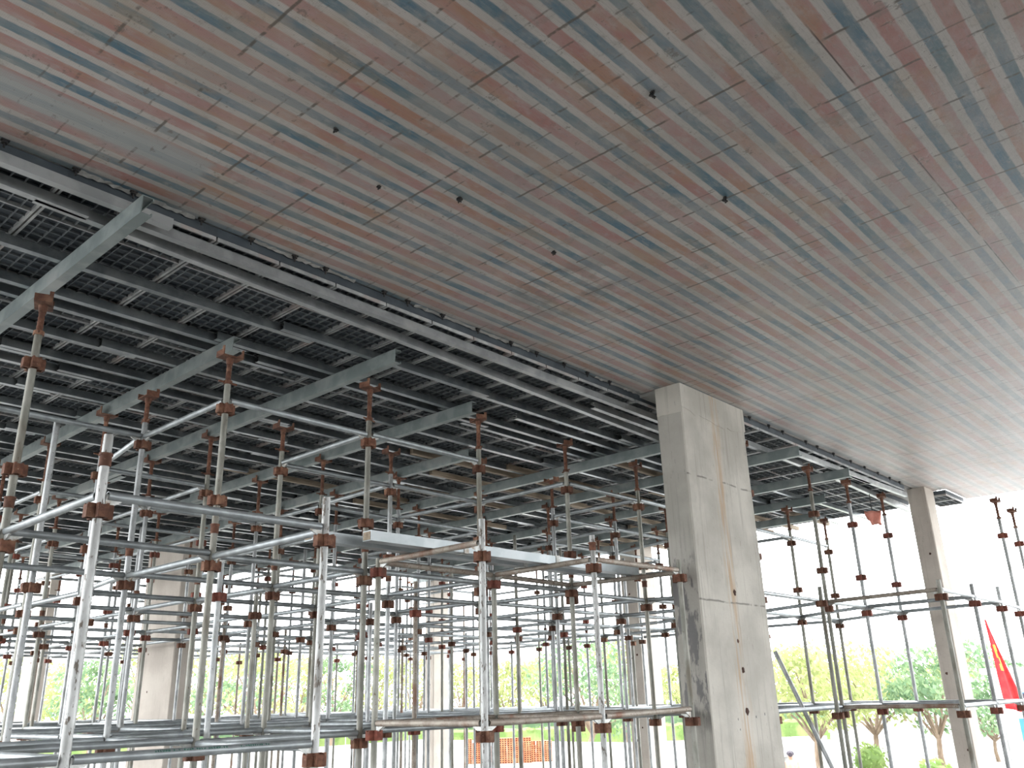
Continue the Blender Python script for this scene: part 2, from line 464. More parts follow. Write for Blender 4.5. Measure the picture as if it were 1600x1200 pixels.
SLAB_Y = 4.80       # slab edge left of the big column
SLAB_Y2 = 4.385     # slab edge beyond it
SLAB_X = 16.15
def slab_mesh():
    prof = [(-30, -24), (0, -24), (0, -22), (SLAB_X, -22), (SLAB_X, 4.03), (15.02, 4.03), (15.02, SLAB_Y2), (7.40, SLAB_Y2), (7.40, SLAB_Y), (-30, SLAB_Y)]
    n = len(prof)
    mb = MB()
    vs = [(x, y, SOFFIT) for x, y in prof]+[(x, y, SOFFIT+.28) for x, y in prof]
    mb.add(vs[:n], [tuple(reversed(range(n)))], mi=0)
    mb.add(vs[n:], [tuple(range(n))], mi=1)
    mb.add(vs, [(i, (i+1) % n, n+(i+1) % n, n+i) for i in range(n)], mi=1)
    return mb.mesh('ceiling', MAT['soffit'], MAT['slab_edge'])
struct('ceiling', slab_mesh(), 'cast concrete slab soffit with red, white and blue stripes', 'ceiling')
FORM_X0, FORM_X1, FORM_Y1 = -1.5, 15.9, 16.45
CY1_ = 4.58
mb = MB().span(FORM_X0, 15.9, SLAB_Y+.03, FORM_Y1, SOFFIT+.012, SOFFIT+.25)  # added cover that stops sky light leaking through panel gaps and the notch
mb.span(FORM_X0, 9.5, FORM_Y1, 20.3, SOFFIT+.012, SOFFIT+.25)
mb.span(7.42, 8.8, CY1_, SLAB_Y+.03, SOFFIT-.03, SOFFIT+.25)
mb.span(8.8, 15.9, SLAB_Y2+.03, SLAB_Y+.03, SOFFIT+.012, SOFFIT+.25)
struct('ceiling_sky_block', mb.mesh('ceiling_sky_block', MAT['slab_edge']), 'added slab above the dark formwork panels, keeping sky light out', 'ceiling')

# ------------------------------------------------------------------ columns
def column(name, x0, x1, y0, y1, mat, label, top=SOFFIT, side=None):
    mb = MB()
    e = .012
    prof = [(x0+e, y0), (x1-e, y0), (x1, y0+e), (x1, y1-e), (x1-e, y1), (x0+e, y1), (x0, y1-e), (x0, y0+e)]
    n = 8
    zs = [FLOOR, -.6, .4, 1.2, 2.0, 2.6, top]
    vs = []
    for z in zs:
        vs += [(x+random.uniform(-.003, .003), y+random.uniform(-.003, .003), z) for x, y in prof]
    for k in range(len(zs)-1):
        for i in range(n):
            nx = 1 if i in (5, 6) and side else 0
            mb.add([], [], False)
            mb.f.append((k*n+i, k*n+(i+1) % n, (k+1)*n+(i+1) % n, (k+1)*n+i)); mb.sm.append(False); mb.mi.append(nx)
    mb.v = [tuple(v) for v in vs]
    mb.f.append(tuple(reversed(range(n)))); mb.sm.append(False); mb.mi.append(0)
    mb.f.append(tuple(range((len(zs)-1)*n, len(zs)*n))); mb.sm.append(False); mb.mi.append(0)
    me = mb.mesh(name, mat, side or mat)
    return thing(name, me, label, 'column', 'concrete columns')
CX0, CX1, CY0, CY1 = 7.385, 8.715, 4.30, 4.60
big = column('concrete_column', CX0, CX1, CY0, CY1, MAT['conc'], 'broad beige concrete column with rust stains standing under the striped slab', side=MAT['conc_shaded'])
# patched head of the big column: a slightly proud collar of later concrete with a ragged lower edge
mb = MB()
def ragged(mb, pts_top, pts_bot, out):
    n = len(pts_top)
    o = Vector(out)
    vs = [Vector(p)+o for p in pts_top]+[Vector(p)+o for p in pts_bot]+[Vector(p)-o*.5 for p in pts_bot]
    mb.add(vs, [(i, i+1, n+i+1, n+i) for i in range(n-1)]+[(n+i, n+i+1, 2*n+i+1, 2*n+i) for i in range(n-1)])
xs = [CX0-.006+(CX1-CX0+.01)*i/16 for i in range(17)]
ragged(mb, [(x, CY0, SOFFIT-.002) for x in xs], [(x, CY0, 2.745+random.uniform(-.02, .02)-.06*math.sin(i/16*3.1)) for i, x in enumerate(xs)], (0, -.006, 0))
ys = [CY0-.006+(CY1-CY0)*i/5 for i in range(6)]
ragged(mb, [(CX0, y, SOFFIT-.002) for y in ys], [(CX0, y, 2.70+random.uniform(-.012, .012)) for y in ys], (-.006, 0, 0))
obj('patched_head', mb.mesh('patched_head', MAT['conc']), big, label='patched concrete at the column head')
# tie holes and scabs on its faces
def scab(parent, name, c, r, axis, mat):
    mb = MB()
    sc = (1, .25, 1) if axis == 'y' else (.25, 1, 1)
    mb.sphere((0, 0, 0), r, sc, 9, 6, jitter=.25)
    obj(name, mb.mesh(name, mat), parent, c)
for (x, z, r) in ((8.06, .93, .03), (8.02, .46, .02), (8.06, .19, .028), (8.05, -.19, .032), (8.1, -.74, .026), (8.12, -.98, .03), (7.86, -.25, .010), (8.22, -.24, .011), (8.4, -.22, .012), (7.88, -.34, .009), (8.33, -.96, .012)):
    scab(big, 'tie_hole', (x, CY0-.001, z), r, 'y', MAT['hole'] if r > .015 else MAT['slab_edge'])
def plain_column(x0, x1, y0, y1, label, top=SOFFIT):
    c = column('concrete_column', x0, x1, y0, y1, MAT['conc_far'], label, top)
    for _ in range(5):
        scab(c, 'tie_hole', (x0-.001, random.uniform(y0+.08, y1-.08), random.uniform(-1, 2)), random.uniform(.012, .022), 'x', MAT['hole'])
    return c
far_col = plain_column(14.55, 14.98, 4.21, 4.49, 'slim pinkish concrete column at the far end of the slab edge')
plain_column(7.40, 7.78, 14.42, 15.72, 'wide beige concrete column far back behind the scaffolding, beside the left pair of front standards', 2.95)
plain_column(14.75, 15.40, 10.0, 10.38, 'pale concrete column deep in the scaffolding just left of the broad column', 2.95)
plain_column(14.6, 15.1, 15.8, 16.1, 'pale narrow concrete column far back near the middle of the scaffolding', 2.95)
plain_column(7.40, 7.62, 20.2, 21.1, 'blurred beige concrete column at the far left edge of the view', 2.95)

# ------------------------------------------------------------------ formwork panels
PX, PY = .485, .965
Z_PANEL = 2.905
def panel_meshes(lx, ly, tag):
    deck = MB()
    z1 = SOFFIT-Z_PANEL
    zd = .030
    deck.span(0, lx, 0, ly, zd, z1-.002)
    nx, ny = 5, max(2, round(ly/.096))
    for i in range(1, nx+1):
        x = lx*i/(nx+1)
        deck.span(x-.0035, x+.0035, .01, ly-.01, zd-.016, zd, mi=1)
    for j in range(1, ny):
        y = ly*j/ny
        deck.span(.01, lx-.01, y-.0035, y+.0035, zd-.016, zd, mi=1)
    fr = MB()
    t = .016
    for x in (.006, lx-.006-t):
        fr.span(x, x+t, .004, ly-.004, 0, zd)
    for y in ((.004, ly/2-.006, ly-.016) if ly > .7 else (.004, ly-.016)):
        fr.span(.022, lx-.022, y, y+.012, .004, zd)
    return deck.mesh('formwork_panel'+tag, MAT['deck'], MAT['rib']), fr.mesh('edge_frame'+tag, MAT['rail'])
PM = panel_meshes(PX, PY, '')
PM2 = panel_meshes(PX, .40, '_narrow')
def circ(p):
    q = proj(p)
    return q
cells = []
for r in range(16):
    y = SLAB_Y+.012+r*PY
    for c in range(36):
        x = FORM_X0+.1+c*PX
        if x+PX > FORM_X1:
            break
        if r > 11 and x > 21.5-y*.62:
            continue
        ctr = (x+PX/2, y+PY/2, SOFFIT)
        inside = any(seen((x+a*PX, y+bb*PY, SOFFIT-.05), 20) for a in (0, 1) for bb in (0, 1))
        if inside:
            cells.append((Vector(ctr).length, r, x, y))
cells.sort()
rows_cols = {}
for d, r, x, y in cells[:290]:
    rows_cols.setdefault(r, []).append(x)
for r in rows_cols:
    rows_cols[r].sort()
rest = MB()
rail_rest = MB()
for idx, (d, r, x, y) in enumerate(cells):
    if idx < 290:
        k = rows_cols[r].index(x)
        o = thing('formwork_panel', PM[0], '%s dark ribbed formwork panel along the %s strip from the slab edge' % (ORD[k], ORD[r]),
                  'formwork panel', 'dark ribbed formwork panels', (x, y, Z_PANEL))
        obj('edge_frame', PM[1], o, label='grey steel edge frame')
    else:
        z1 = SOFFIT
        rest.span(x, x+PX, y, y+PY, z1-.014, z1-.002)
        for xx in (x+.008, x+PX-.022):
            rest.span(xx, xx+.014, y, y+PY, Z_PANEL, z1-.014, mi=1)
        for yy in (y+.004, y+PY/2):
            rest.span(x+.02, x+PX-.02, yy, yy+.01, Z_PANEL, z1-.014, mi=1)
if rest.v:
    o = thing('formwork_panels', rest.mesh('formwork_panels', MAT['deck'], MAT['rail']), 'remaining dark formwork panels at the far back', 'formwork panel', None, kind='stuff')
k = 0
for c in range(14):
    x = 8.83+c*PX
    if 14.45 < x+PX:
        continue
    o = thing('formwork_panel', PM2[0], '%s short formwork panel along the slab edge beyond the broad column' % ORD[k], 'formwork panel', 'short panels beyond the broad column', (x, SLAB_Y2+.012, Z_PANEL))
    obj('edge_frame', PM2[1], o, label='grey steel edge frame')
    k += 1

for c in range(2):
    o = thing('formwork_panel', PM2[0], '%s short formwork panel jutting out past the slim far column' % ORD[c], 'formwork panel', 'short panels past the far column', (15.05+c*PX, 4.045, Z_PANEL))
    obj('edge_frame', PM2[1], o, label='grey steel edge frame')
# ------------------------------------------------------------------ joists (channels carrying the panels)
Z_J = 2.835
JH = Z_PANEL-Z_J-.004
joist_cache = {}
def joist_mesh(L, mat):
    key = (round(L, 2), mat)
    if key not in joist_cache:
        mb = MB()
        if mat == 'timber':
            mb.span(0, L, -.028, .028, 0, JH)
        else:
            t = .006
            w = .055
            mb.extrude([(-w/2, 0), (w/2, 0), (w/2, .016), (w/2-t, .016), (w/2-t, t), (-w/2+t, t), (-w/2+t, JH-t), (w/2-t, JH-t), (w/2-t, JH-.016), (w/2, JH-.016), (w/2, JH), (-w/2, JH)], L)
        joist_cache[key] = mb.mesh('joist', MAT[mat])
    return joist_cache[key]
def joist(x0, y0, x1, y1, label, mat='joist'):
    L = math.hypot(x1-x0, y1-y0)
    n = 'timber_joist' if mat == 'timber' else 'steel_joist'
    return thing(n, joist_mesh(L, mat), label, 'joist', 'joists under the formwork panels', (x0, y0, Z_J), math.atan2(y1-y0, x1-x0))
joist(-1.2, 4.735, 2.14, 4.77, 'steel joist nearest the slab edge, ending past the first main beam')
joist(1.84, 4.885, 8.3, 4.935, 'long steel joist beside the slab edge running to the broad column')
joist(-1.2, 4.93, 1.72, 5.00, 'steel joist second from the slab edge, stopping short of the first main beam')
joist(1.42, 5.02, 8.68, 5.37, 'long steel joist slightly askew, second from the slab edge')
joist(7.0, 5.13, 9.7, 5.17, 'short bright joist between the two long edge joists near the broad column')
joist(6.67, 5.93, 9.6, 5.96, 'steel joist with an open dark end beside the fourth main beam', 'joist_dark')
joist(9.0, 4.72, 11.1, 4.72, 'short steel joist just behind the broad column')
joist(10.3, 4.50, 12.9, 4.47, 'bright joist on the first two main beams beyond the broad column')
joist(12.0, 4.50, 14.3, 4.435, 'bright joist ending at the slim far column')
joist(11.9, 4.70, 15.7, 4.86, 'long slanting joist that sticks out past the last main beam')
YS = [5.62, 6.17, 6.38, 6.95, 7.48, 7.75, 8.36, 8.95, 9.25, 9.85, 10.42, 10.70, 11.30, 11.85, 12.15, 12.75, 13.3, 13.6, 14.2, 14.8, 15.05, 15.6, 16.15, 16.8, 17.4, 17.7, 18.3, 18.9, 19.2, 19.8]
for li, y in enumerate(YS):
    x = -1.3-random.uniform(0, 1.6)
    side = 0
    pieces = []
    xend = 15.8 if y < 16.4 else 10.6
    while x < xend-.6:
        L = random.choice((2.4, 2.9, 2.9, 3.4))
        x1 = min(x+L, xend)
        if x1-x > .5:
            if any(seen((x+(x1-x)*q/4, y, Z_J), 30) for q in range(5)):
                pieces.append((x, x1, y+side*.062+random.uniform(-.006, .006)))
        x = x1-.32
        side = 1-side
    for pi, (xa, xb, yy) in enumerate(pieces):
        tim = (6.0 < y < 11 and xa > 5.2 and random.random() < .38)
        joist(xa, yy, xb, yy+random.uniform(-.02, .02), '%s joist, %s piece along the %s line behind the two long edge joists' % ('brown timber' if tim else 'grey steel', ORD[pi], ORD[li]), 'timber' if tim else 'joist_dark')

# ------------------------------------------------------------------ main beams
Z_B0, Z_B1 = 2.712, 2.832
BX = [1.865, 3.35, 4.47, 5.93, 7.15, 8.68, 10.1, 11.7, 13.1, 14.4]
BY = [4.5, 6.0, 5.3, 5.83, 7.1, 5.0, 4.28, 4.30, 5.25, 5.9]
def beam_mesh(L):
    mb = MB()
    h, w, t = Z_B1-Z_B0, .07, .006
    # swept along +y: build along +x then turn; profile (across, up), web on the low-x side
    prof = [(0, 0), (-w, 0), (-w, .018), (-w+t, .018), (-w+t, t), (-t, t), (-t, h-t), (-w+t, h-t), (-w+t, h-.018), (-w, h-.018), (-w, h), (0, h)]
    mb.extrude(prof, L)
    return mb.mesh('main_beam', MAT['beam'])
for i, (x, y0) in enumerate(zip(BX, BY)):
    y = y0
    first = True
    yend = FORM_Y1 if x > 10.2 else 20.2
    while y < yend-.2:
        L = min(5.6 if first else 5.4, yend-y)
        a = random.uniform(-.006, .006)
        lab = 'grey-green steel main beam, %s of the row, its open end near the slab edge' % ORD[i] if first else \
            'grey-green steel main beam, deeper length on the %s beam line' % ORD[i]
        if not first and y > 10.5:
            lab = 'grey-green steel main beam, deepest length on the %s beam line' % ORD[i]
        thing('main_beam', beam_mesh(L), lab, 'beam', 'main beams under the joists', (x-.035+(0 if first else .075), y, Z_B0), math.pi/2+a)
        y += L-.3
        if L < 4.2:
            break
        first = False

# ------------------------------------------------------------------ scaffolding
R_T = .0242
def coupler_mesh():
    mb = MB()
    mb.tube((0, 0, -.036), (0, 0, .036), .031, .031, 12)
    for a in range(4):
        rot = Matrix.Rotation(a*math.pi/2, 3, 'Z')
        mb.box(rot @ Vector((.040, 0, 0)), (.034, .032, .058), rot)
        for s_ in (-1, 1):
            mb.box(rot @ Vector((.045, s_*.021, 0)), (.036, .010, .072), rot)
        mb.box(rot @ Vector((.062, 0, -.004)), (.009, .046, .064), rot)
    return mb
CPL = [coupler_mesh().mesh('coupler', MAT['rust']), coupler_mesh().mesh('coupler', MAT['rust_flare'])]
COLLAR = MB().tube((0, 0, -.028), (0, 0, .028), .030, .030, 12).tube((0, 0, .028), (0, 0, .04), .034, .034, 12).mesh('spigot_collar', MAT['rust'])
tube_cache = {}
def standard_mesh(z1, mat):
    key = (round(z1, 2), mat)
    if key not in tube_cache:
        tube_cache[key] = MB().tube((0, 0, 0), (0, 0, z1-FLOOR), R_T, R_T, 16, wall=.004).mesh('standard', MAT[mat])
    return tube_cache[key]
STANDARDS = []
def standard(x, y, z1, couplers, label, mat='galv', collar=None, red=False, group='upright scaffold standards'):
    o = thing('scaffold_standard', standard_mesh(z1, mat), label, 'scaffold standard', group, (x, y, FLOOR))
    for z in couplers:
        obj('coupler', CPL[1 if red else 0], o, (0, 0, z-FLOOR))
    if collar:
        obj('spigot_collar', COLLAR, o, (0, 0, collar-FLOOR))
    STANDARDS.append((x, y, z1))
    return o
def screw_mesh(L):
    mb = MB()
    n = int(L/.03)
    for i in range(n):
        z = L*i/n
        mb.tube((0, 0, z), (0, 0, z+L/n*.5), .0215, .0185, 10, cap=False)
        mb.tube((0, 0, z+L/n*.5), (0, 0, z+L/n), .0185, .0215, 10, cap=False)
    mb.tube((0, 0, L-.001), (0, 0, L), .0185, .0185, 10)
    return mb
def jack_meshes(L):
    key = round(L, 2)
    if key not in tube_cache:
        s = screw_mesh(L).mesh('screw_jack', MAT['rust'])
        h = MB()
        h.span(-.085, .085, -.055, .055, L, L+.008)
        h.tube((0, 0, L-.05), (0, 0, L), .024, .03, 10)
        for sx_ in (-1, 1):
            h.span(sx_*.081-.004, sx_*.081+.004, -.055, .055, L+.008, L+.05)
            h.span(sx_*.081-.004, sx_*.081+.004, -.055, -.03, L+.05, L+.075)
        nu = MB().tube((0, 0, .0), (0, 0, .028), .033, .033, 8)
        nu.tube((-.075, 0, .014), (.075, 0, .014), .008, .008, 6)
        tube_cache[key] = (s, h.mesh('u_head', MAT['rust']), nu.mesh('jack_nut', MAT['rust']))
    return tube_cache[key]
def jack(x, y, z0, ztop, label, rz=0.0):
    L = ztop-.008-z0
    s, h, nu = jack_meshes(L)
    o = thing('screw_jack', s, label, 'screw jack', 'rusty U-head screw jacks', (x, y, z0), rz)
    obj('u_head', h, o)
    obj('jack_nut', nu, o)
    return o
led_cache = {}
LUG = None
def lug_mesh():
    mb = MB()
    # flat blade at x = 0 .. .07 that drops into the coupler pocket
    pts = [(-.020, .012), (.06, .02), (.06, -.022), (.008, -.05), (-.004, -.075), (-.018, -.075), (-.022, -.02)]
    n = len(pts)
    vs = [(x, -.006, z) for x, z in pts]+[(x, .006, z) for x, z in pts]
    mb.add(vs, [tuple(range(n)), tuple(reversed(range(n, 2*n)))]+[(i, n+i, n+(i+1) % n, (i+1) % n) for i in range(n)])
    return mb.mesh('end_lug', MAT['lug'])
LUG = lug_mesh()
LEDGERS = []      # (projected size, p0, p1, mat, label)
def ledger(p0, p1, mat, label, keep=False):
    for (cx0, cx1, cy0, cy1) in ((7.40, 7.78, 14.42, 15.72), (14.75, 15.40, 10.0, 10.38), (14.6, 15.1, 15.8, 16.1), (14.55, 14.98, 4.21, 4.49)):
        for t in range(21):
            x, y = p0[0]+(p1[0]-p0[0])*t/20, p0[1]+(p1[1]-p0[1])*t/20
            if cx0-.04 < x < cx1+.04 and cy0-.04 < y < cy1+.04:
                return
    m = ((p0[0]+p1[0])/2, (p0[1]+p1[1])/2, (p0[2]+p1[2])/2)
    vis = any(seen((p0[0]+(p1[0]-p0[0])*t, p0[1]+(p1[1]-p0[1])*t, p0[2]+(p1[2]-p0[2])*t), 40) for t in (0, .25, .5, .75, 1))
    if not vis:
        return
    LEDGERS.append((0 if keep else Vector(m).length, p0, p1, mat, label))
def build_ledgers(limit):
    LEDGERS.sort(key=lambda t: t[0])
    rest = MB()
    for i, (d, p0, p1, mat, label) in enumerate(LEDGERS):
        v = Vector(p1)-Vector(p0)
        L = math.hypot(v.x, v.y)
        if i < limit:
            key = (round(L, 2), mat)
            gap = .036
            if key not in led_cache:
                led_cache[key] = MB().tube((gap, 0, 0), (L-gap, 0, 0), R_T*.97, R_T*.97, 14, wall=.004).mesh('ledger', MAT[mat])
            o = thing('scaffold_ledger', led_cache[key], label, 'scaffold ledger', 'horizontal scaffold ledgers', p0)
            o.rotation_euler = (0, -math.atan2(v.z, L), math.atan2(v.y, v.x))
            obj('end_lug', LUG, o, (.048, 0, -.005))
            q = obj('end_lug', LUG, o, (L-.048, 0, -.005))
            q.rotation_euler = (0, 0, math.pi)
        else:
            u = v.normalized()
            rest.tube(Vector(p0)+u*.05, Vector(p1)-u*.05, R_T*.97, R_T*.97, 8)
    if rest.v:
        thing('scaffold_ledgers', rest.mesh('scaffold_ledgers', MAT['ledger']), 'remaining scaffold ledgers in the far depth of the scaffolding', 'scaffold ledger', None, kind='stuff')

UP = .085           # a ledger's axis lies this far above its coupler's middle
LV0, LV1, LV2 = -.30, .93, 2.10
def grid_x(k, j):
    return 1.79+1.365*k if j <= 2 else BX[k]
def grid_y(j):
    return 4.40+1.33*j
NROW, NCOL = 12, 10
have = {}
for j in range(1, NROW):
    n = 0
    for k in range(NCOL):
        x, y = grid_x(k, j), grid_y(j)
        if j > 2:
            x += random.uniform(-.01, .01); y += random.uniform(-.05, .05)
        if CX0-.1 < x < CX1+.1 and y < CY1+.1:
            continue
        if abs(x-7.59) < .3 and 14.3 < y < 15.85:
            continue
        if 14.65 < x < 15.5 and 9.9 < y < 10.5:
            continue
        if not (seen((x, y, .95), 90) or seen((x, y, 2.5), 90) or seen((x, y, -.3), 90)):
            continue
        if j > 9 and x > 10.4:
            continue
        have[(k, j)] = (x, y, n)
        n += 1
ROWN = ['front', 'second', 'third', 'fourth', 'fifth', 'sixth', 'seventh', 'eighth', 'ninth', 'tenth', 'eleventh', 'twelfth']
for (k, j), (x, y, n) in have.items():
    ztop = 2.30
    near = j <= 2
    mat = random.choice(('galv', 'galv', 'galv_old')) if j > 1 else 'galv_old'
    cps = [LV0, LV1, LV2]+([1.40] if random.random() < .5 or j == 1 else [])
    standard(x, y, ztop, cps, '%s standard along the %s scaffold row, topped by a rusty jack' % (ORD[n], ROWN[j]), mat,
             collar=1.19 if random.random() < .6 else None, red=(j > 4 and random.random() < .5))
    head = {1: 2.52, 2: 2.53}.get(j, Z_B0-.0)
    if j == 1 and k >= 2:
        head = 2.60
    if j == 2 and k >= 4:
        head = 2.66
    jack(x, y, ztop, head, 'rusty screw jack on the %s standard along the %s scaffold row' % (ORD[n], ROWN[j]), random.choice((0, .25, -.3, 1.2, 1.57)) if near else 0)
rs = random.Random(21)
for (k, j), (x, y, n) in have.items():
    if j < 2 or rs.random() > .55:
        continue
    xx, yy = x+rs.uniform(.5, .8), y+rs.uniform(-.15, .3)
    if (CX0-.1 < xx < CX1+.1 and yy < CY1+.1) or (14.6 < xx < 15.55 and 9.85 < yy < 10.55) or (7.25 < xx < 7.95 and 14.2 < yy < 15.95):
        continue
    standard(xx, yy, rs.choice((1.1, 1.22, 1.3, 2.2)), [LV0, LV1-.05], 'slender open-topped standard standing after the %s standard of the %s row' % (ORD[n], ROWN[j]),
             rs.choice(('galv', 'galv_old', 'ledger_rusty')), red=rs.random() < .4, group='open-topped standards between the rows')
# ledgers on the jack-carrying grid
LN = {LV0: 'lowest', LV1: 'middle', LV2: 'highest'}
for (k, j), (x, y, n) in have.items():
    for lv in (LV0, LV1, LV2):
        dz = ((k*7+j*3) % 5-2)*.006
        if (k+1, j) in have:
            x1, y1, n1 = have[(k+1, j)]
            if lv != LV2 or (k+j*2) % 3 != 2:
                ledger((x, y, lv+UP+dz), (x1, y1, lv+UP+dz), 'ledger', 'galvanised ledger, %s level, along the %s row from its %s standard to the next' % (LN[lv], ROWN[j], ORD[n]))
        if (k, j+1) in have:
            x1, y1, n1 = have[(k, j+1)]
            if lv != LV2 or (k+j) % 3 != 1:
                ledger((x, y, lv+UP+dz), (x1, y1, lv+UP+dz), 'ledger', 'galvanised cross ledger, %s level, from %s standard of %s row to the next row' % (LN[lv], ORD[n], ROWN[j]))
# --- front tower on the left: two tall flaking standards joined to the second row
P1 = (1.785, 4.40); P2 = (3.157, 4.40)
standard(*P1, 1.33, [LV0, LV1], 'tall flaking silver front standard at the left with an open top', 'galv_flaky', 1.19)
standard(*P2, 1.20, [LV0, LV1], 'flaking silver front standard with an open rusty top, second from the left', 'galv_flaky')
P3 = have[(0, 1)][:2]; P4 = have[(1, 1)][:2]
for lv, nm in ((LV1, 'upper'), (LV0, 'lower')):
    z = lv+UP
    ledger((*P1, z), (*P2, z), 'ledger', '%s pale ledger joining the two flaking front standards' % nm, True)
    ledger((*P1, z), (*P3, z), 'ledger', '%s cross ledger from the leftmost flaking standard back to the second row' % nm, True)
    ledger((*P2, z-.02), (*P4, z-.02), 'ledger', '%s cross ledger from the second flaking standard back to the second row' % nm, True)
# left neighbour bay, cut by the picture edge
ledger((.43, 4.40, LV0+UP), (*P1, LV0+UP), 'ledger', 'lower ledger entering from the left edge to the first flaking standard', True)
ledger((.43, 5.73, LV1+UP), (*P3, LV1+UP), 'ledger', 'middle ledger entering from the left edge behind the first flaking standard', True)
# --- rusty tower in front of the broad column
B5, B6, B7 = (4.54, 4.40), (5.875, 4.40), (7.215, 4.40)
B8, BXX, B9 = (4.56, 5.60), (5.93, 5.60), (7.13, 5.64)
LB1, LB0 = .985, -.245
standard(*B5, 1.24, [LB0, LB1-.02], 'flaking front standard with an open top, third from the left', 'galv_flaky', None)
standard(*B6, 1.27, [LB0, LB1+.01], 'worn front standard with an open top, fourth from the left', 'galv_flaky', 1.17)
standard(*B7, 1.19, [LB0, LB1+.03], 'worn front standard hard against the broad concrete column', 'galv_old', None)
standard(*B8, 1.10, [LB0, LB1], 'short rust-spotted standard behind the third front standard', 'galv_old', None, True)
standard(*BXX, 1.08, [LB0, LB1], 'short rust-spotted standard behind the fourth front standard', 'galv_old', None, True)
standard(*B9, 1.10, [LB0, LB1], 'short rust-spotted standard behind the broad column side', 'galv_old', None)
for lv, nm in ((LB1, 'upper'), (LB0, 'lower')):
    z = lv+UP
    if lv == LB0:
        ledger((*B5, z), (*B6, z), 'ledger_rusty', 'lower rusty ledger between the third and fourth front standards', True)
    ledger((*B6, z), (*B7, z+.02), 'ledger_rusty', '%s rusty ledger from the fourth front standard to the broad column' % nm, True)
    ledger((*B8, z), (*BXX, z), 'ledger_rusty', '%s rusty ledger behind the third and fourth front standards' % nm, True)
    ledger((*BXX, z), (*B9, z), 'ledger_rusty', '%s rusty ledger behind the fourth front standard toward the broad column' % nm, True)
    ledger((*B5, z), (*B8, z), 'ledger_rusty', '%s rusty cross ledger from the third front standard backward' % nm, True)
    ledger((*B6, z), (*BXX, z), 'ledger_rusty', '%s rusty cross ledger from the fourth front standard backward' % nm, True)
    ledger((*B7, z), (*B9, z), 'ledger_rusty', '%s rusty cross ledger beside the broad concrete column' % nm, True)
# two pale box beams lying on the rusty tower
def box_beam(p, L, rz, label):
    mb = MB()
    w, h, t = .10, .075, .005
    mb.extrude([(-w/2, 0), (w/2, 0), (w/2, h), (-w/2, h)], L)
    o = thing('aluminium_beam', mb.mesh('aluminium_beam', MAT['alu']), label, 'beam', 'pale box beams on the rusty tower', p, rz)
    e = MB().span(-.004, 0, -.04, .04, .008, h-.008)
    obj('end_plate', e.mesh('end_plate', MAT['timber']), o, label='brown end plate')
    for q in (.28, .62):
        c = MB().span(L*q, L*q+.05, -w/2-.006, w/2+.006, -.006, h+.006)
        obj('clamp_band', c.mesh('clamp_band', MAT['lug']), o)
    return o
box_beam((3.95, 4.99, LB1+UP+R_T), 3.3, -.02, 'pale aluminium box beam lying across the rusty ledgers')
box_beam((3.62, 5.24, LB1+UP+R_T), 3.6, -.015, 'second pale aluminium box beam, lying just behind the other')

# --- scaffolding right of the broad column
RR = [(9.05, 4.52), (10.84, 4.53), (12.02, 4.50), (13.35, 4.50)]
for i, (x, y) in enumerate(RR):
    standard(x, y, 2.42, [LV0, LV1, 2.12, 1.4], '%s tall standard along the slab edge beyond the broad column' % ORD[i], 'galv_old' if i < 2 else 'galv', red=i > 1)
    jack(x, y, 2.42, 2.70, 'rusty screw jack on the %s tall standard beyond the broad column' % ORD[i], .2)
standard(10.42, 4.42, 1.16, [LV0, LV1+.03], 'short standard paired with the second tall standard beyond the broad column', 'galv_old')
R2 = [(10.6, 3.11), (11.9, 3.12), (13.1, 3.12), (14.35, 3.2), (15.45, 3.24), (16.7, 3.24)]
for i, (x, y) in enumerate(R2):
    if i >= 3:
        standard(x, y, 2.3, [LV0, LV1, 2.05], '%s standard along the outer row beyond the slim far column' % ORD[i], 'galv', red=True)
        jack(x, y, 2.3, 2.56, 'rusty screw jack on the %s standard along the outer row' % ORD[i])
    else:
        standard(x, y, 1.12+.05*i, [LV0, LV1], '%s open-topped standard along the outer row at the right' % ORD[i], 'galv_old' if i == 0 else 'galv', red=i > 0)
for lv, nm in ((LV0, 'lower'), (LV1, 'upper')):
    z = lv+UP
    for i in range(len(RR)-1):
        ledger((*RR[i], z), (*RR[i+1], z), 'ledger', '%s ledger from the %s tall standard beyond the broad column to the next' % (nm, ORD[i]), True)
    for i in range(len(R2)-1):
        ledger((*R2[i], z), (*R2[i+1], z), 'ledger', '%s ledger from the %s outer-row standard at the right to the next' % (nm, ORD[i]), True)
    for i, (a, b) in enumerate(((RR[1], R2[0]), (RR[2], R2[1]), (RR[3], R2[2]))):
        ledger((*a, z), (*b, z), 'ledger_rusty' if i == 0 else 'ledger', '%s cross ledger joining the outer row at its %s standard' % (nm, ORD[i]), True)
    for i, (a, key) in enumerate(((RR[0], (5, 1)), (RR[1], (7, 1)), (RR[2], (8, 1)), (RR[3], (9, 1)))):
        if key in have:
            ledger((*a, z), (*have[key][:2], z), 'ledger', '%s cross ledger behind the %s tall standard beyond the broad column' % (nm, ORD[i]), True)
build_ledgers(296)

# leaning brace tube right of the broad column
def pipe_thing(name, p0, p1, r, mat, label, cat):
    p0, p1 = Vector(p0), Vector(p1)
    me = MB().tube((0, 0, 0), p1-p0, r, r, 14, wall=.004).mesh(name, mat)
    return thing(name, me, label, cat, None, p0)
b0 = toward(1303, 1205, 11.5)
b1 = toward(1211, 1018, 11.6)
d_ = (b1-b0)
bb_ = b0-d_*((b0.z-FLOOR)/d_.z)
pipe_thing('brace_tube', bb_, b1, .026, MAT['galv'], 'loose steel tube leaning diagonally right of the broad column', 'brace')

